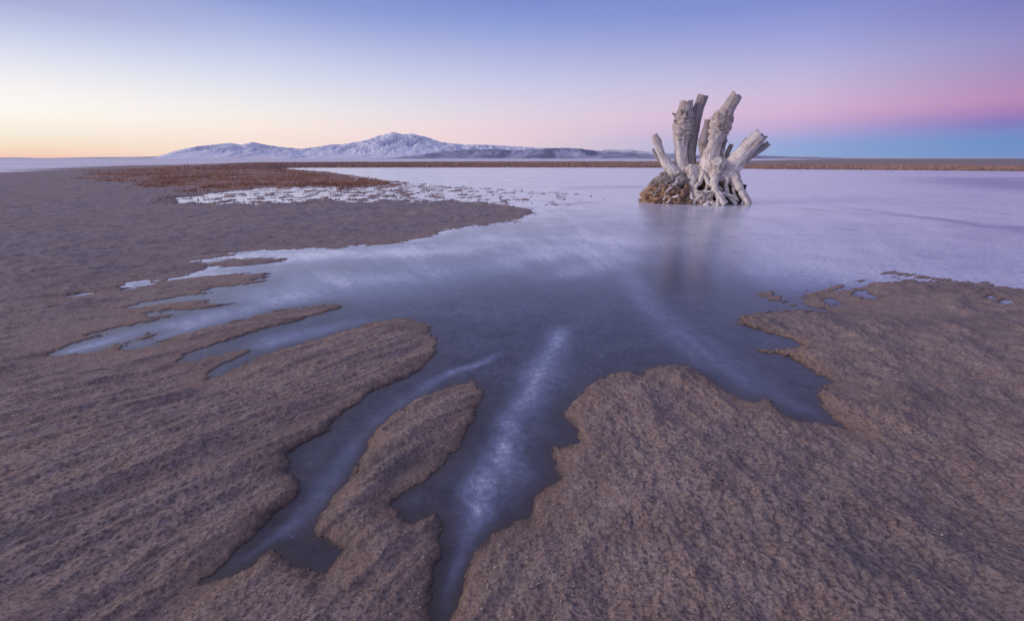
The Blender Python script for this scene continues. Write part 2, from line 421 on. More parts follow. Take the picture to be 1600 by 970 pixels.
irows = make_rows(.3, 1.3, .012, .03, 130)
iaz = azimuths(.22, 54, 3)
IX, IY = polar_grid(irows, iaz)
ir = np.hypot(IX, IY)
st = land_sdf(IX, IY)
jx = IX + fbm(IX / .25, IY / .25, 3) * .03; jy = IY + fbm(IX / .3 + 9, IY / .3, 3) * .04
strokes = [
 ('v', [(884,508,12,0),(876,522,14,.75),(850,560,20,.5),(826,605,20,.55),(802,655,22,.85),(786,695,22,.95),(766,735,30,.85),(745,765,32,.7),(748,800,22,.6),(735,850,16,.4),(715,890,12,.3),(700,930,8,.12)]),
 ('v', [(884,516,26,.3),(860,560,40,.45),(825,650,52,.5),(785,730,70,.6),(750,800,48,.55),(728,870,30,.5),(700,930,18,.35),(680,975,10,.1)]),
 ('v', [(790,545,8,0),(765,559,9,.6),(735,570,10,.9),(700,585,11,.7),(660,612,14,.45),(612,645,18,.5),(585,670,20,.65),(560,700,20,.75),(535,735,20,.65),(500,780,18,.5),(440,830,13,.45),(390,866,8,.4),(350,890,5,.2)]),
 ('v', [(700,585,24,.1),(600,660,36,.3),(530,750,40,.3),(450,830,22,.2)]),
 ('h', [(600,500,8,.1),(560,505,9,.3),(500,520,10,.5),(430,533,9,.5),(370,552,7,.35),(335,582,6,.25)]),
 ('h', [(700,425,26,.2),(620,430,26,.5),(520,440,26,.6),(420,470,22,.6),(330,500,14,.7),(210,528,10,.85),(90,553,5,.85)]),
 ('h', [(900,372,20,.4),(820,375,20,.6),(640,392,12,.8),(480,398,9,.85),(380,402,8,.85),(250,442,6,.85)]),
 ('h', [(1030,366,12,.2),(960,376,12,.7),(880,394,12,.5),(780,412,14,.3),(660,420,14,.2)]),
 ('h', [(960,402,10,.5),(900,425,8,.4),(860,434,7,.15)]),
 ('v', [(962,385,14,.6),(975,420,18,.4),(1020,480,30,.5),(1060,520,40,.4),(1110,560,40,.5),(1190,610,32,.5),(1250,640,20,.35),(1290,660,8,.05)]),
 ('v', [(735,494,6,.0),(748,492,10,.3),(760,492,6,.0)]),
 ('v', [(1180,430,40,.15),(1260,455,40,.25),(1380,420,60,.25)]),
]
streak = fbm(jx / .5 + jy / 3, jy / .5 - jx / 6, 5, .6)
radial = fbm(np.degrees(np.arctan2(IX - 1.1, IY + .5)) / 2.2, ir / 1.6, 4, .6)
frost = .95 * ss(2.6, 10, ir + fbm(IX / 1.5, IY / 2, 3) * 1.6)
frost = np.maximum(frost, .80 * ss(2.9, 4.4, ir) * ss(.6, 2.8, IX))
brk = np.clip(.85 + fbm(IX / .07, IY / .2, 4, .65) * .35 + fbm(IX / .02, IY / .02, 3, .7) * .45, .1, 1.5)
for mode, pts in strokes:
    frost = frost + (1 - frost) * np.clip(stroke(jx, jy, pts, mode) * (brk * .60 if mode == 'v' else 1), 0, 1)
calm = 1 - .68 * ss(3.0, 4.5, ir) * ss(.4, 2.0, IX) - .3 * ss(9, 14, ir)
frost = np.maximum(frost, np.clip(.03 + .20 * fbm(IX / .03, IY / .03, 4, .75) + .10 * fbm(IX / .25, IY / .3, 3), 0, .4))
frost *= np.clip(1 + (streak * .6 + radial * .55) * np.clip(calm, .15, 1), .2, 1.6)
frost = np.maximum(frost, .8 * np.exp(-np.clip(-st, 0, None) / (.05 * ir)) * ss(3.2, 4.2, ir) * (IX < 1.0) * np.clip(1 + streak, 0, 1.2))
for mode, pts in [('h', [(870,296,.8,0),(920,293,1.6,.6),(985,292,1.6,.6),(1010,293,.8,0)]), ('h', [(850,320,.7,0),(880,319,1.2,.9),(920,317,1.0,.8),(960,318,.6,.1)]),
                  ('h', [(1490,276,.6,0),(1530,280,1.6,.55),(1600,288,2.8,.7),(1700,298,3,.6)]), ('h', [(1540,277,.3,.2),(1600,278.5,.5,.7),(1660,280,.5,.5)]),
                  ('h', [(1270,318,1,0),(1400,335,1.2,.35),(1470,343,1.3,.55),(1530,352,1.6,.5),(1600,362,2,.4)]), ('h', [(1560,350,1,.1),(1600,356,1.3,.6),(1650,362,1,.3)]),
                  ('h', [(1310,355,.8,0),(1325,358,1,.5),(1340,361,.8,0)]), ('h', [(1180,318,.8,0),(1300,330,.9,.25),(1400,338,1,.15)]), ('h', [(1420,398,1.2,0),(1450,402,1.6,.3),(1480,405,1.2,0)]),
                  ('h', [(1180,268.4,.12,.3),(1300,269.2,.16,.6),(1400,270.5,.16,.4),(1500,271.5,.14,.2)])]:
    frost *= 1 - np.clip(stroke(IX + fbm(IX / .8, IY / .5, 3) * .12, IY + fbm(IX / .5 + 3, IY / .6, 4, .7) * .02 * ir, pts, mode), 0, 1)
frost *= 1 - .92 * np.exp(-np.clip(-st, 0, None) / (.030 + .020 * ir)) * (1 - ss(3.0, 4.5, ir))
pool = ss(-.01, .02, sdf(P((441,850),(470,838),(520,838),(545,860),(520,900),(450,895)), IX, IY))
frost *= 1 - .9 * pool
crack = np.abs(fbm((IX - IY * .6) / 5 + 40, (IY + IX * .35) / 1.6, 3, .5))
frost *= 1 - .35 * np.exp(-crack / .012) * ss(4, 7, ir) * (IX > 1)
frost = np.clip(frost, 0, 1)
ice = grid_mesh('frozen_lake', IX, IY, np.zeros_like(IX), ice_material(), {'frost': frost, 'margin': np.exp(-np.clip(-st, 0, None) / (.012 * (1 + ir))) * (ir < 6)})
ice['kind'] = 'structure'

# ------------------------------------------------------------ mountains
def mountain_material(name, rock, snowc, amt):
    m, n, l, b = new_mat(name)
    geo = n.new('ShaderNodeNewGeometry'); pos = geo.outputs['Position']
    sp = n.new('ShaderNodeSeparateXYZ'); l.new(geo.outputs['Normal'], sp.inputs[0])
    mp = n.new('ShaderNodeMapping'); mp.inputs['Scale'].default_value = (1.5, .5, 1.6); l.new(pos, mp.inputs[0])
    a = noise(n, l, mp.outputs[0], .0013, 8, .66, .6)
    f = M(n, l, 'ADD', M(n, l, 'MULTIPLY', a, 1.1), M(n, l, 'MULTIPLY', sp.outputs[2], .55))
    f = maprange(n, l, f, amt - .09, amt + .16)
    l.new(mixc(n, l, f, rock, snowc), b.inputs['Base Color'])
    b.inputs['Roughness'].default_value = .95; b.inputs['Specular IOR Level'].default_value = .1
    return m

def mountain(name, prof, R0, RR, R1, mat, seed, amp, foot):
    a0, a1 = azim(prof[0][0], 248), azim(prof[-1][0], 248)
    A = np.radians(np.arange(a0, a1, .045)); T = np.linspace(0, 1, 90)
    rs = R0 + (R1 - R0) * T
    X, Y = polar_grid(rs, A)
    pa = np.radians([azim(x, 248) for x, y in prof]); pe = np.array([max(elev(x, y), 0) for x, y in prof])
    pe[0] = pe[-1] = 0
    e = np.interp(A, pa, pe)[None, :]
    H = RR * np.tan(np.radians(e))
    tr = (RR - R0) / (R1 - R0)
    t = T[:, None]
    up = np.clip(t / tr, 0, 1); dn = np.clip((1 - t) / (1 - tr), 0, 1)
    base = np.where(t < tr, up ** foot, dn ** .9)
    k = 1 / 1500
    wx = fbm(X * k * .8 + 9, Y * k * .5, 3) * 1.2
    rid = 1 - np.abs(fbm(X * k * 1.5 + seed + wx, Y * k * .45, 5, .55)) * 2.6
    rid2 = 1 - np.abs(fbm(X * k * 4.2 + seed + wx * 2, Y * k * 1.1 + 3, 4, .6)) * 2.4
    mod = (rid * .75 + rid2 * .18 - .45) * amp
    crest = np.exp(-((t - tr) / .05) ** 2)
    Zm = H * base * (1 + mod * (1 - .85 * crest)) 
    Zm = np.minimum(Zm, H * (1.01 - .25 * np.abs(t - tr))) + H * crest * .03 * rid2 - 6
    Zm = np.where(H < 1, -6, Zm)
    o = grid_mesh(name, X, Y, Zm, mat, {}, closed=False)
    o['kind'] = 'structure'
    return o

peak = [(236,249),(256,242),(275,236.5),(296,232),(312,229),(338,226.5),(365,224),(380,227),(399,222.6),(410,225),(421,227.5),(445,230),(470,233),(498,230),(522,226),(537,226),(556,223),(575,220),(594,213),(604,211),(611,209),(616,207.4),(631,210.6),(640,210.8),(650,209.3),(660,212),(672,216),(691,223),(702,224),(717,225.6),(736,226.5),(765,227),(800,229),(837,231),(881,232.5),(905,233),(930,238),(950,242),(1000,246),(1030,249)]
mountain('snowy_mountain_range', peak, 15000, 19500, 24500, mountain_material('snowy_rock', (.42, .45, .60), (.80, .82, .92), .90), 5.0, .8, 1.25)
hills = [(560,249),(620,246),(660,241),(690,236.5),(715,234.5),(740,233.5),(770,233),(800,235),(830,234),(860,231.5),(884,231.2),(905,232.5),(940,236.5),(986,238.5),(1020,241.5),(1080,242.5),(1150,241.5),(1200,243.2),(1250,245),(1300,246.4),(1340,249)]
mountain('foothills', hills, 11500, 13200, 14800, mountain_material('sage_hill', (.13, .14, .24), (.45, .46, .60), 1.06), 21.0, .5, .9)
far1 = [(-60,249),(-20,246.4),(30,245.8),(60,246.8),(110,246.4),(150,245.4),(200,245.2),(236,244.6),(262,244),(300,249)]
mountain('distant_hills', far1, 22500, 24000, 25500, mountain_material('far_hill', (.3, .26, .28), (.7, .7, .74), .95), 33.0, .3, 1)
far2 = [(900,249),(935,236),(949,233.6),(965,235),(986,234),(1010,237),(1050,240),(1100,241),(1160,244),(1230,244.5),(1262,243.8),(1300,246),(1420,246.6),(1560,247),(1640,249)]
mountain('distant_ridge', far2, 21500, 23500, 25500, mountain_material('far_ridge', (.3, .28, .32), (.7, .7, .76), .95), 47.0, .4, 1)

# ------------------------------------------------------------ weathered stump
CX, CY = g(1088, 316)
BX, BY = CX, CY
ax_ = math.atan2(CX, CY)
right = np.array((math.cos(ax_), -math.sin(ax_))); fwd = np.array((math.sin(ax_), math.cos(ax_)))
def SPt(px, py, dep=0.0):         # photo pixel on the upright plane through the stump -> local stump coordinates
    d = ray(px, py)
    t = (CX * fwd[0] + CY * fwd[1] + dep) / (d[0] * fwd[0] + d[1] * fwd[1])
    p = d * t
    return np.array((p[0] - BX, p[1] - BY, p[2] + CAM_H))
MPP = math.hypot(CX, CY) / math.hypot((1088 - 800), F_PX / CP) * 1.0   # metres per photo pixel at the stump

def wood_material(name, light, dark, brown=0.0):
    m, n, l, b = new_mat(name)
    uv = n.new('ShaderNodeUVMap'); uv.uv_map = 'grain'
    mp = n.new('ShaderNodeMapping'); mp.inputs['Scale'].default_value = (26, 2.2, 1); l.new(uv.outputs[0], mp.inputs[0])
    st_ = noise(n, l, mp.outputs[0], 1.6, 7, .7, .6)
    tc_ = n.new('ShaderNodeTexCoord')
    bl = noise(n, l, tc_.outputs['Object'], 5, 5, .6)
    c = mixc(n, l, maprange(n, l, st_, .31, .54), dark, light)
    c = mixc(n, l, maprange(n, l, bl, .52, .72, 0, .7), c, (.40, .31, .25) if not brown else (.30, .17, .09))
    sz_ = n.new('ShaderNodeSeparateXYZ'); l.new(tc_.outputs['Object'], sz_.inputs[0])
    hi = M(n, l, 'ADD', sz_.outputs[2], M(n, l, 'MULTIPLY', bl, .9))
    c = mixc(n, l, maprange(n, l, hi, 1.25, 2.1, 0, .62), c, (.33, .27, .275))
    cr = noise(n, l, mp.outputs[0], 3.2, 4, .6, 1.0)
    c = mixc(n, l, maprange(n, l, cr, .36, .42, .75, 0), c, (.10, .07, .06))
    l.new(c, b.inputs['Base Color']); b.inputs['Roughness'].default_value = .85
    b.inputs['Specular IOR Level'].default_value = .2
    bp = n.new('ShaderNodeBump'); bp.inputs['Strength'].default_value = .8; bp.inputs['Distance'].default_value = .02
    l.new(st_, bp.inputs['Height']); l.new(bp.outputs[0], b.inputs['Normal'])
    return m
bleached = wood_material('bleached_wood', (.86, .79, .765), (.27, .21, .185))
weathered = wood_material('weathered_grey_wood', (.46, .41, .41), (.15, .12, .125))
brownroot = wood_material('brown_root_wood', (.47, .32, .23), (.13, .075, .048), 1)
gap_shade = wood_material('painted_gap_shade', (.085, .05, .038), (.03, .02, .018), 1)  # near-black colour stands in for the shade between the roots

def smooth_path(pts, step):
    P_ = np.array(pts, float)
    d = np.r_[0, np.cumsum(np.linalg.norm(np.diff(P_[:, :3], axis=0), axis=1))]
    n = max(4, int(d[-1] / step)); s = np.linspace(0, d[-1], n)
    out = np.stack([np.interp(s, d, P_[:, i]) for i in range(P_.shape[1])], 1)
    for _ in range(max(2, int(.05 / step))):
        out[1:-1] = (out[:-2] + 2 * out[1:-1] + out[2:]) / 4
    return out, s

def tube(name, pts, mat, parent, rough=.12, burls=(), jag=.5, seed=0, oval=1.0, step=.014, top=True):
    """a limb: tapered, grooved along the grain, knotted at the burls, broken at its end"""
    path, s = smooth_path(pts, step)
    n = len(path); k = 30
    rs_ = np.random.RandomState(seed + 3)
    tan = np.gradient(path[:, :3], axis=0); tan /= np.linalg.norm(tan, axis=1)[:, None]
    ref = np.array((fwd[0], fwd[1], .05)); 
    U = np.cross(ref, tan); U /= np.linalg.norm(U, axis=1)[:, None]
    V = np.cross(tan, U)
    th = np.linspace(0, 2 * np.pi, k, endpoint=False)
    TH, Sg = np.meshgrid(th, s)
    rad = path[:, 3][:, None] * np.ones_like(TH)
    cx_, sx_ = np.cos(TH + Sg * .5), np.sin(TH + Sg * .5)
    o = seed * 7.7
    gro = fbm(cx_ * 2.4 + o, sx_ * 2.4 + Sg * .9 + o, 3, .6) * 1.3
    gro -= np.clip(.16 - np.abs(fbm(cx_ * 2.0 + o + 50, sx_ * 2.0 + Sg * .6, 3)), 0, 1) * 3.2
    lum = fbm(cx_ * 1.2 + o * 2, Sg / .16 + sx_ * 1.2 + o, 3, .6)
    f = 1 + gro * rough + lum * rough * .8
    for (b0, w0, a0) in burls:
        wgt = np.exp(-((Sg - b0 * s[-1]) / w0) ** 2)
        bn = fbm(cx_ * 2.6 + Sg / .05 + o, sx_ * 2.6 - Sg / .08 + o, 4, .72)
        f = f + wgt * a0 * (.35 + 2.9 * bn)
    rad = rad * np.clip(f, .3, 2.2)
    ring = path[:, None, :3] + U[:, None, :] * (rad * np.cos(TH))[..., None] + V[:, None, :] * (rad * np.sin(TH) * oval)[..., None]
    # broken end: splinters of different length
    if jag > 0:
        e = np.clip((Sg / s[-1] - .9) / .1, 0, 1)
        jg = fbm(np.cos(TH) * 2.6 + o, np.sin(TH) * 2.6 - o, 2, .7)
        ring += tan[:, None, :] * (e * jg * path[-1, 3] * jag * 1.2)[..., None]
    verts = ring.reshape(-1, 3).tolist()
    faces = []; uvs = []
    for i in range(n - 1):
        for j in range(k):
            j2 = (j + 1) % k
            faces.append((i * k + j, i * k + j2, (i + 1) * k + j2, (i + 1) * k + j))
            r_ = path[i, 3]
            uvs += [(j / k * .6 + seed, s[i]), ((j + 1) / k * .6 + seed, s[i]), ((j + 1) / k * .6 + seed, s[i + 1]), (j / k * .6 + seed, s[i + 1])]
    for idx, sgn in ((0, 1), (n - 1, -1)):
        c = ring[idx].mean(0) - tan[idx] * sgn * 0 - (tan[idx] * path[idx, 3] * (.35 if idx else 0))
        verts.append(c.tolist()); ci = len(verts) - 1
        for j in range(k):
            j2 = (j + 1) % k
            faces.append((ci, idx * k + j2, idx * k + j) if idx == 0 else (ci, idx * k + j, idx * k + j2))
            uvs += [(seed + .3, 0), (seed + j / k, .1), (seed + (j + 1) / k, .1)]
    me = bpy.data.meshes.new(name); me.from_pydata(verts, [], faces)
    uvl = me.uv_layers.new(name='grain'); uvl.data.foreach_set('uv', np.array(uvs, np.float32).ravel())
    me.polygons.foreach_set('use_smooth', np.ones(len(faces), bool)); me.materials.append(mat)
    me.update()
    ob = bpy.data.objects.new(name, me); COL.objects.link(ob); ob.parent = parent
    return ob

stump = bpy.data.objects.new('dead_tree_stump', None); COL.objects.link(stump)
stump.location = (BX, BY, 0)
stump['label'] = 'bleached upturned tree stump with broken limbs and tangled roots frozen in the lake'
stump['category'] = 'tree stump'

def T(pts, dflt=0.0):
    out = []
    for p in pts:
        dep = p[3] if len(p) > 3 else dflt
        out.append((*SPt(p[0], p[1], dep), p[2] * MPP))
    return out

def gnarl(pts, seed, a=1.6):
    rg = np.random.RandomState(seed); out = [pts[0]]
    for p, q in zip(pts[:-1], pts[1:]):
        m = [(u + v) / 2 for u, v in zip(p, q)]
        m[0] += rg.randn() * a; m[1] += rg.randn() * a * .7; m[2] *= rg.uniform(.75, 1.1); m[3] += rg.randn() * .02
        out += [tuple(m), q]
    return out

def limb(name, pts, mat=bleached, dep=0.0, **kw):
    return tube(name, T(pts, dep), mat, stump, **kw)

# the five big limbs and the thinner stubs
limb('limb', [(1070,300,13,.1),(1067,276,11.5),(1064.5,255,10),(1064,238,9.6),(1064,222,10.4),(1065.5,210,12),(1067.5,197,13.5),(1069,186,14),(1070.5,175,11.5),(1072,166,9.6),(1072.5,158,9.6)], seed=1, burls=((.66, .16, .30), (.82, .10, .24)), rough=.13)
limb('limb', [(1083,300,10,.2),(1079,270,9,.18),(1078,240,8.4,.16),(1081,220,8.2,.16),(1084.5,200,8.6,.18),(1088,183,8.2,.2),(1092.5,166,8,.22),(1098.5,150,8.2,.24)], mat=weathered, seed=2, rough=.10, jag=.2)
limb('limb', [(1103,300,15,.1),(1104.5,275,14),(1107,255,13),(1111,236,12.5),(1116,219,12.5),(1121,205,14),(1126.5,192,14.5),(1131,182,12.5),(1136.5,171,10),(1144,160,9.4),(1152,148,8.4)], seed=3, burls=((.66, .15, .27), (.78, .08, .25)), rough=.13, jag=.7)
limb('limb', [(1108,262,6,.08),(1101,240,8,.02),(1099.5,222,8,-.02),(1101.5,210,6.5,-.03),(1104,199,4.6,-.03),(1105,188,3.8,-.03)], mat=weathered, seed=4, rough=.2, jag=.8, burls=((.55, .08, .3),))
limb('limb', [(1062,288,10,-.1),(1051,268,9.5,-.12),(1041,255,8,-.14),(1033.5,243,6,-.15),(1029.5,229,5.3,-.16),(1025.5,218,5.2,-.16),(1022,210.5,4.4,-.16)], seed=5, rough=.14, burls=((.86, .05, .25),))
limb('twig', [(1036,254,3.4,-.14),(1027,247,2.8,-.15),(1023,240,2.2,-.15),(1020,233,1.9,-.15)], mat=weathered, seed=6, step=.008)
limb('limb', [(1122,292,13,.0),(1132,276,13.5,-.03),(1143,261,13.5,-.06),(1153,248,12.5,-.1),(1165,235,11.2,-.14),(1177,222.5,10.8,-.18),(1185,214.5,10.4,-.21),(1190,209.5,9.6,-.22)], seed=7, rough=.12, jag=.5)
limb('limb', [(1160,252,6,.05),(1172,243,6,.03),(1183,236,5.6,.0),(1193,230,5,-.02),(1201,224,3.6,-.03)], mat=weathered, seed=8, rough=.15, jag=.8)
limb('limb', [(1150,246,5,.0),(1157,234,4.6,-.02),(1162.5,226,4.4,-.03),(1168.5,217,3.6,-.04)], mat=weathered, seed=9, rough=.15, jag=.6)
limb('limb', [(1120,268,8,.4),(1123,248,7,.42),(1127,230,5.6,.44),(1130,220,5,.44),(1131.5,213,4,.44)], mat=weathered, seed=10, rough=.18, burls=((.85, .05, .35),))
limb('limb', [(1130,262,5,.3),(1134,247,3.8,.3),(1138,236,3.6,.3),(1143,226,3,.3)], mat=weathered, seed=11, rough=.16)
limb('twig', [(1133,252,2.2,.1),(1129.5,240,1.7,.1),(1128.5,231,1.2,.1)], seed=12, step=.008)
limb('knot', [(1121,268,8,-.2),(1123,258,9,-.24),(1126,252,9.5,-.27),(1129,248,7,-.28)], seed=13, rough=.35, burls=((.6, .08, .4),), jag=.3)
# roots
roots = [
 [(1077,262,8.5,-.1),(1079,276,7.5,-.2),(1081,290,6.6,-.32),(1085,303,6,-.42),(1090,312,5.6,-.48),(1096,320,5,-.5)],
 [(1075,270,7,-.1),(1070,286,5,-.26),(1074,298,4,-.38),(1080,309,4.5,-.5),(1084,319,4,-.52)],
 [(1118,268,12,-.1),(1117,280,9.5,-.24),(1117.5,292,7.5,-.36),(1120,303,6.5,-.46),(1127,311,6.6,-.52),(1133,320,6.5,-.54)],
 [(1097,268,10,-.05),(1099,276,6,-.22),(1106,283,4.6,-.3),(1112,290,4.5,-.34)],
 [(1099,270,6,-.15),(1095,281,4,-.3),(1089,289,3.6,-.36),(1085,297,4,-.4)],
 [(1107,284,3.6,-.3),(1104,292,3,-.34),(1101,298,3,-.38),(1100,306,3.2,-.43)],
 [(1088,298,3,-.4),(1094,301,1.8,-.42),(1099,305,2.4,-.44)],
 [(1086,302,6,-.42),(1094,309,5.6,-.46),(1103,309,5,-.47),(1111,304,4.5,-.45),(1116,296,5,-.4)],
 [(1104,309,4.5,-.46),(1110,314,4,-.5),(1117,319,4.5,-.52)],
 [(1113,304,3.4,-.44),(1111,311,2.6,-.5),(1113,320,3,-.52)],
 [(1143,266,9,-.1),(1150,281,7.6,-.16),(1155,293,7.4,-.22),(1160,303,6.8,-.26),(1166,313,6.5,-.28),(1168,321,6.5,-.28)],
 [(1134,276,8,-.12),(1133,290,4,-.2),(1137,302,3,-.3),(1143,312,3.4,-.36),(1150,320,4,-.38)],
 [(1140,278,4,-.1),(1145,291,3,-.14),(1147,303,2.6,-.22),(1153,315,3.4,-.26)],
 [(1120,303,5,-.45),(1131,302,3.4,-.42),(1141,306,3,-.38),(1150,312,3.6,-.34)],
 [(1100,312,4,-.5),(1106,317,4,-.54),(1100,322,4,-.56)],
 [(1124,309,4,-.52),(1121,315,3.6,-.56),(1123,321,4,-.58)],
 [(1160,300,4,-.1),(1168,310,3.6,-.1),(1172,318,4,-.1)],
 [(1060,272,8,-.15),(1052,284,5,-.3),(1046,296,4.6,-.4)],
]
for i, r_ in enumerate(roots):
    limb('root', gnarl([(*q[:2], q[2] * .8, *q[3:]) for q in r_], i), mat=bleached, seed=30 + i, rough=.34, jag=0, step=.012)
for i, r_ in enumerate([
 [(1068,272,7,-.2),(1056,277,6,-.3),(1042,280,5,-.36),(1030,287,4.4,-.38),(1020,297,4,-.36)],
 [(1048,268,6,-.1),(1034,274,5,-.2),(1024,281,4.6,-.24),(1016,292,4,-.26)],
 [(1072,280,5,-.3),(1060,286,5,-.42),(1050,293,4,-.46),(1036,299,4,-.46)]]):
    limb('root', gnarl([(*q[:2], q[2] * .7, *q[3:]) for q in r_], i + 50, 2.5), mat=weathered, seed=60 + i, rough=.5, jag=0, step=.012)
for i, r_ in enumerate([
 [(1030,283,4,-.36),(1020,292,5,-.42),(1012,302,5.5,-.42),(1007,313,5,-.4),(1005,320,5,-.4)],
 [(1046,286,4,-.4),(1034,297,5,-.5),(1024,307,6,-.52),(1018,320,6,-.52)],
 [(1058,290,4,-.42),(1046,301,5,-.54),(1037,311,6,-.58),(1034,321,6,-.58)],
 [(1076,292,5,-.38),(1070,303,5,-.5),(1062,310,5.5,-.56),(1050,316,6,-.6),(1044,321,6,-.6)],
 [(1064,296,4,-.46),(1058,306,5,-.55),(1055,320,5,-.6)],
 [(1016,306,4,-.46),(1030,313,5,-.56),(1048,315,5,-.6),(1066,317,5,-.6),(1080,320,5,-.56)],
 [(1080,302,4,-.42),(1074,312,5,-.52),(1070,321,5,-.56)],
 [(1086,309,4,-.48),(1092,316,4,-.52),(1096,322,4,-.54)]]):
    limb('root', gnarl([(*q[:2], q[2] * .5, q[3] - .01) for q in r_], i + 80, 3), mat=brownroot, seed=80 + i, rough=.9, jag=0, step=.012)

for i, r_ in enumerate([
 [(1066,276,4.5,-.3),(1057,286,4,-.5),(1049,292,3.4,-.6),(1040,302,3,-.66),(1036,312,2.6,-.68)],
 [(1056,276,4,-.3),(1044,284,3.6,-.48),(1032,290,3,-.56),(1024,300,2.6,-.6),(1020,308,2.2,-.6)],
 [(1072,288,4.5,-.4),(1066,299,4,-.6),(1060,307,3.6,-.68),(1062,317,3.4,-.7)],
 [(1040,276,3.6,-.3),(1027,284,3,-.42),(1018,291,2.6,-.46),(1012,300,2.2,-.48)],
 [(1060,306,3,-.66),(1050,309,2.6,-.7),(1042,316,2.4,-.7)]]):
    limb('root', gnarl([(*q[:2], q[2] * .62, q[3] * .93) for q in r_], i + 300, 3.2), mat=(bleached, weathered, brownroot, weathered, bleached)[i], seed=300 + i, rough=.6, jag=0, step=.012)
thin = np.random.RandomState(77)
ANCH = [(1084,282,-.3),(1098,280,-.28),(1112,286,-.34),(1120,300,-.48),(1104,302,-.46),(1090,300,-.46),(1086,314,-.52),(1100,316,-.56),(1116,316,-.56),(1132,314,-.5),(1128,298,-.42),(1142,300,-.36),(1148,314,-.38),(1158,312,-.3),(1146,284,-.2),(1156,296,-.2),(1076,300,-.4),(1070,288,-.32)]
for i in range(15):
    a, b = thin.choice(len(ANCH), 2, replace=False)
    A_, B_ = ANCH[a], ANCH[b]
    if math.hypot(A_[0] - B_[0], A_[1] - B_[1]) > 30: continue
    w = thin.uniform(1.3, 2.6)
    mid = ((A_[0] + B_[0]) / 2 + thin.randn() * 4, (A_[1] + B_[1]) / 2 + thin.randn() * 4, w * .8, (A_[2] + B_[2]) / 2 - .03)
    limb('root', gnarl([(A_[0], A_[1], w, A_[2]), mid, (B_[0], B_[1], w * .9, B_[2])], i + 200, 1.5), mat=(bleached, weathered, brownroot)[i % 3], seed=120 + i, rough=.35, jag=0, step=.012)
for i, (x0, y0, x1, y1, w, dp) in enumerate([(1057,183,1050,177,2.6,-.02),(1058,199,1051,203,2.8,-.05),(1057,190,1052,189,2.4,-.1),(1078,176,1082,169,2.2,-.05),(1139,184,1147,184,2.6,0),(1134,200,1142,200,2.6,0),(1118,192,1113,185,2.6,-.05),(1066,180,1063,171,2.6,-.14),(1072,182,1071,172,2.4,-.14),(1124,186,1122,176,2.8,-.16),(1133,180,1134,171,2.4,-.12),(1110,214,1104,207,2.6,-.08),(1145,164,1150,160,2.2,0),(1031,225,1032,218,2.0,-.16),(1150,160,1157,149,2.8,0),(1186,222,1196,219,3,-.2)]):
    limb('splinter', [(x0, y0, w, dp), ((x0 + x1) / 2 + .6, (y0 + y1) / 2 - .5, w * .75, dp - .02), (x1, y1, w * .25, dp - .03)], mat=weathered, seed=160 + i, rough=.4, jag=0, step=.008)

def lump(name, c, rad, mat, seed, amp=.25, flat=None):
    nu, nv = 72, 44
    th = np.linspace(0, 2 * np.pi, nu, endpoint=False); ph = np.linspace(.02, np.pi - .02, nv)
    TH, PH = np.meshgrid(th, ph)
    x, y, z = np.sin(PH) * np.cos(TH), np.sin(PH) * np.sin(TH), np.cos(PH)
    q = fbm(x * 3 + seed, z * 3.4 + y * 2.1 + seed, 4, .62) + .6 * (1 - 2 * np.abs(fbm(x * 5 + y * 2 - seed, z * 6 + seed, 3)))
    f = 1 + amp * (q - .4)
    co = np.stack([x * f * rad[0], y * f * rad[1], z * f * rad[2]], -1)
    W3 = c + co[..., 0:1] * np.array((*right, 0)) + co[..., 1:2] * np.array((*fwd, 0)) + co[..., 2:3] * np.array((0, 0, 1.0))
    verts = W3.reshape(-1, 3).tolist(); faces = []; uvs = []
    for i in range(nv - 1):
        for j in range(nu):
            j2 = (j + 1) % nu
            faces.append((i * nu + j, (i + 1) * nu + j, (i + 1) * nu + j2, i * nu + j2))
            uvs += [(j / nu * 3, i / nv * 1.2), (j / nu * 3, (i + 1) / nv * 1.2), ((j + 1) / nu * 3, (i + 1) / nv * 1.2), ((j + 1) / nu * 3, i / nv * 1.2)]
    faces.append(tuple(range(nu))); uvs += [(0, 0)] * nu
    faces.append(tuple(reversed(range((nv - 1) * nu, nv * nu)))); uvs += [(0, 0)] * nu
    me = bpy.data.meshes.new(name); me.from_pydata(verts, [], faces)
    me.uv_layers.new(name='grain').data.foreach_set('uv', np.array(uvs, np.float32).ravel())
    me.polygons.foreach_set('use_smooth', np.ones(len(faces), bool)); me.materials.append(mat); me.update()
    ob = bpy.data.objects.new(name, me); COL.objects.link(ob); ob.parent = stump
    return ob
gap_fill = lump('root_gap_shade', SPt(1110, 300, .20), (.64, .50, .40), gap_shade, 3.0, .22)  # dark filler added behind the roots so their gaps look shaded
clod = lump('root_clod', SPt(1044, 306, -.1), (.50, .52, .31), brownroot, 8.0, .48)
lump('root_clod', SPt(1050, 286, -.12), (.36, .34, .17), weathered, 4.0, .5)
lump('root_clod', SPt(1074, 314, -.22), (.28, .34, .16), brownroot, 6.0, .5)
clod['label'] = 'brown soil-caked mass of matted roots'
lump('root_crown', SPt(1092, 274, .12), (.52, .34, .20), bleached, 14.0, .25)

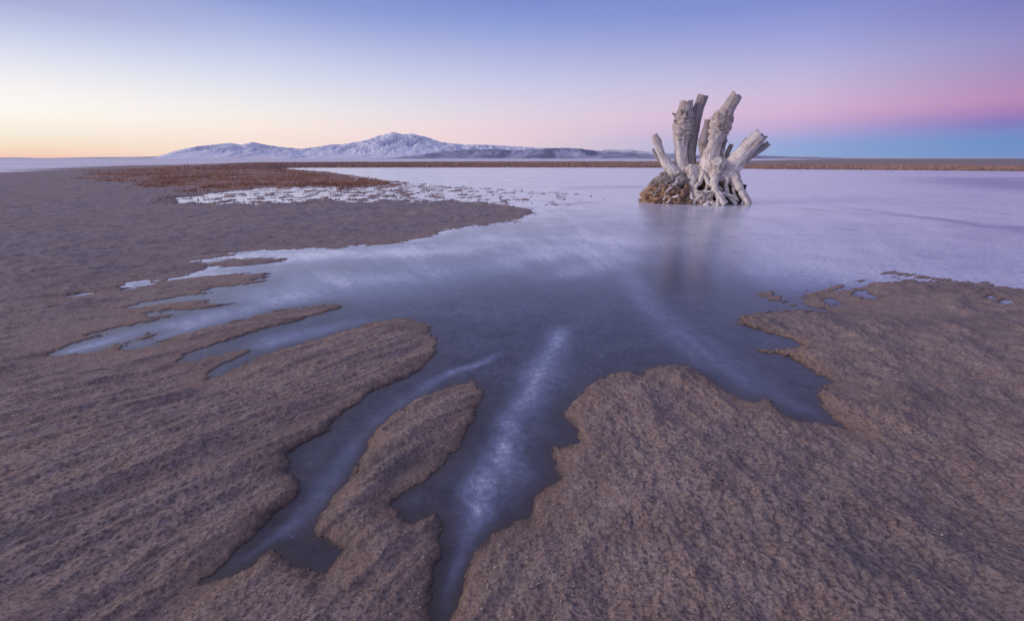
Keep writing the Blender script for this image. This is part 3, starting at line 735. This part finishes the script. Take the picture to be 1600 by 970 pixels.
# ------------------------------------------------------------ dry reeds
def reeds(name, spots, mat):
    rs_ = np.random.RandomState(5)
    V_ = []; n = 0
    pos = np.array(spots)       # x, y, z, height, width
    m = len(pos)
    a = rs_.rand(m) * np.pi * 2; lean = rs_.rand(m) * .5; la = rs_.rand(m) * np.pi * 2
    w = pos[:, 4] / 2; h = pos[:, 3]
    bx, by = np.cos(a) * w, np.sin(a) * w
    tx, ty = np.cos(la) * lean * h, np.sin(la) * lean * h
    v = np.empty((m, 3, 3), np.float32)
    v[:, 0] = np.stack([pos[:, 0] - bx, pos[:, 1] - by, pos[:, 2]], 1)
    v[:, 1] = np.stack([pos[:, 0] + bx, pos[:, 1] + by, pos[:, 2]], 1)
    v[:, 2] = np.stack([pos[:, 0] + tx, pos[:, 1] + ty, pos[:, 2] + h], 1)
    me = bpy.data.meshes.new(name)
    me.vertices.add(m * 3); me.vertices.foreach_set('co', v.ravel())
    me.loops.add(m * 3); me.loops.foreach_set('vertex_index', np.arange(m * 3, dtype=np.int32))
    me.polygons.add(m); me.polygons.foreach_set('loop_start', np.arange(0, m * 3, 3, dtype=np.int32))
    me.update(calc_edges=True); me.materials.append(mat)
    o = bpy.data.objects.new(name, me); COL.objects.link(o); o['kind'] = 'stuff'
    return o

def reed_mat(name, c0, c1):
    m, n, l, b = new_mat(name)
    geo = n.new('ShaderNodeNewGeometry')
    l.new(mixc(n, l, maprange(n, l, noise(n, l, geo.outputs['Position'], .6, 5, .7), .35, .65), c0, c1), b.inputs['Base Color'])
    b.inputs['Roughness'].default_value = .9; b.inputs['Specular IOR Level'].default_value = .1
    return m
m_ = reed_mat('dry_reed', (.28, .15, .105), (.48, .29, .21))
rs_ = np.random.RandomState(2)
def scatter(n, r0, r1, a0, a1, hmin, hmax, wid, power=1.0):
    r = r0 * (r1 / r0) ** (rs_.rand(n) ** power); a = np.radians(a0 + (a1 - a0) * rs_.rand(n))
    x, y = r * np.sin(a), r * np.cos(a)
    return x, y, r, hmin + (hmax - hmin) * rs_.rand(n), np.full(n, wid) * (.6 + .8 * rs_.rand(n))
def ground_z(x, y):               # nearest ground vertex
    r = np.hypot(x, y); a = np.degrees(np.arctan2(x, y))
    i = np.clip(np.searchsorted(rows, r), 0, len(rows) - 1)
    j = np.clip(np.round((a + 54) / .1).astype(int), 0, 1080)
    return Z[i, j], Sn[i, j], WP[i, j], snow[i, j]
x, y, r, h, w = scatter(150000, 11, 60, -52, 4, .03, .10, .03)
inside = sdf(reed_poly, x, y) + fbm(x / 1.5, y / 2.5, 4, .6) * 3
dens = fbm(x / .5 + 3, y / .8, 3, .6)
gz, gs, gw, gsn = ground_z(x, y)
clump = fbm(x / 2.2 + 8, y / 3.0, 3, .6)
h = h * np.clip(1 + clump * 2.2, .35, 2.2)
keep = (inside > .1) & (gs > 0) & (dens + clump * .6 > -.05)
A1 = np.stack([x, y, gz - .01, h, w], 1)[keep]
# thin tufts that pierce the ice patches
x, y, r, h, w = scatter(60000, 8, 22, -46, 14, .02, .07, .02)
gz, gs, gw, gsn = ground_z(x, y)
keep = (gw > .1) & (gs > .02)
keep &= rs_.rand(len(x)) < .35 * ss(8.5, 12, r)
A2 = np.stack([x, y, gz - .01, h, w], 1)[keep]
reeds('dry_grass', np.concatenate([A1, A2]), m_)
# far reed belt beyond the lake
x, y, r, h, w = scatter(120000, 44, 170, -38, 52, .06, .22, .10, 1.3)
gz, gs, gw, gsn = ground_z(x, y)
keep = (gs > .3) & (gsn < .5) & ((r < 80) | (x < r * .35)) & (rs_.rand(len(x)) < ss(-36, -24, np.degrees(np.arctan2(x, y))))
reeds('reed_belt', np.stack([x, y, gz - .02, h, w], 1)[keep], reed_mat('pale_reed', (.26, .165, .14), (.42, .30, .27)))

# ------------------------------------------------------------ salt crumbs and grit lying on the crust
def crumbs(n):
    r = .55 * (5.0 / .55) ** rs_.rand(n); a = np.radians(-52 + 104 * rs_.rand(n))
    x, y = r * np.sin(a), r * np.cos(a)
    gz, gs, gw, gsn = ground_z(x, y)
    k = (gs > .012) & (rs_.rand(n) < .25 + .75 * np.exp(-gs / .15))
    x, y, z = x[k], y[k], gz[k]; m = len(x)
    q = np.array([(1, 0, 0), (-.5, .87, 0), (-.5, -.87, 0), (.1, .1, .9), (0, -.1, -.6)], float)
    sc = (.0009 + .0022 * rs_.rand(m) ** 3)[:, None, None] * (.6 + .9 * rs_.rand(m, 5, 1))
    th = rs_.rand(m) * 6.28; c_, s_ = np.cos(th)[:, None], np.sin(th)[:, None]
    v = q[None] * sc
    v = np.stack([v[..., 0] * c_ - v[..., 1] * s_, v[..., 0] * s_ + v[..., 1] * c_, v[..., 2]], -1) + np.stack([x, y, z + .0008], 1)[:, None, :]
    f = np.array([(0, 1, 3), (1, 2, 3), (2, 0, 3), (1, 0, 4), (2, 1, 4), (0, 2, 4)])
    F_ = (f[None] + (np.arange(m) * 5)[:, None, None]).reshape(-1, 3).astype(np.int32)
    me = bpy.data.meshes.new('salt_crumbs')
    me.vertices.add(m * 5); me.vertices.foreach_set('co', v.astype(np.float32).ravel())
    me.loops.add(F_.size); me.loops.foreach_set('vertex_index', F_.ravel())
    me.polygons.add(len(F_)); me.polygons.foreach_set('loop_start', np.arange(0, F_.size, 3, dtype=np.int32))
    me.update(calc_edges=True)
    mt, n2, l2, b2 = new_mat('crumb')
    ge = n2.new('ShaderNodeNewGeometry')
    l2.new(mixc(n2, l2, maprange(n2, l2, noise(n2, l2, ge.outputs['Position'], 35, 2, .5), .42, .58), (.24, .17, .14), (.62, .56, .54)), b2.inputs['Base Color'])
    b2.inputs['Roughness'].default_value = .8
    me.materials.append(mt)
    o = bpy.data.objects.new('salt_crumbs', me); COL.objects.link(o); o['kind'] = 'stuff'
crumbs(10000)

# ------------------------------------------------------------ haze
def haze():
    me = bpy.data.meshes.new('haze')
    x0, x1, y0, y1, z0, z1 = -31000, 31000, -31000, 31000, -8, 1600
    v = [(x, y, z) for z in (z0, z1) for y in (y0, y1) for x in (x0, x1)]
    me.from_pydata(v, [], [(0, 2, 3, 1), (4, 5, 7, 6), (0, 1, 5, 4), (2, 6, 7, 3), (0, 4, 6, 2), (1, 3, 7, 5)])
    m = bpy.data.materials.new('haze_air'); m.use_nodes = True
    nt = m.node_tree; nt.nodes.clear()
    o_ = nt.nodes.new('ShaderNodeOutputMaterial'); p = nt.nodes.new('ShaderNodeVolumePrincipled')
    p.inputs['Color'].default_value = (.78, .84, 1, 1); p.inputs['Density'].default_value = HAZE_D
    nt.links.new(p.outputs[0], o_.inputs['Volume'])
    me.materials.append(m)
    o = bpy.data.objects.new('haze', me); COL.objects.link(o); o['kind'] = 'stuff'
haze()
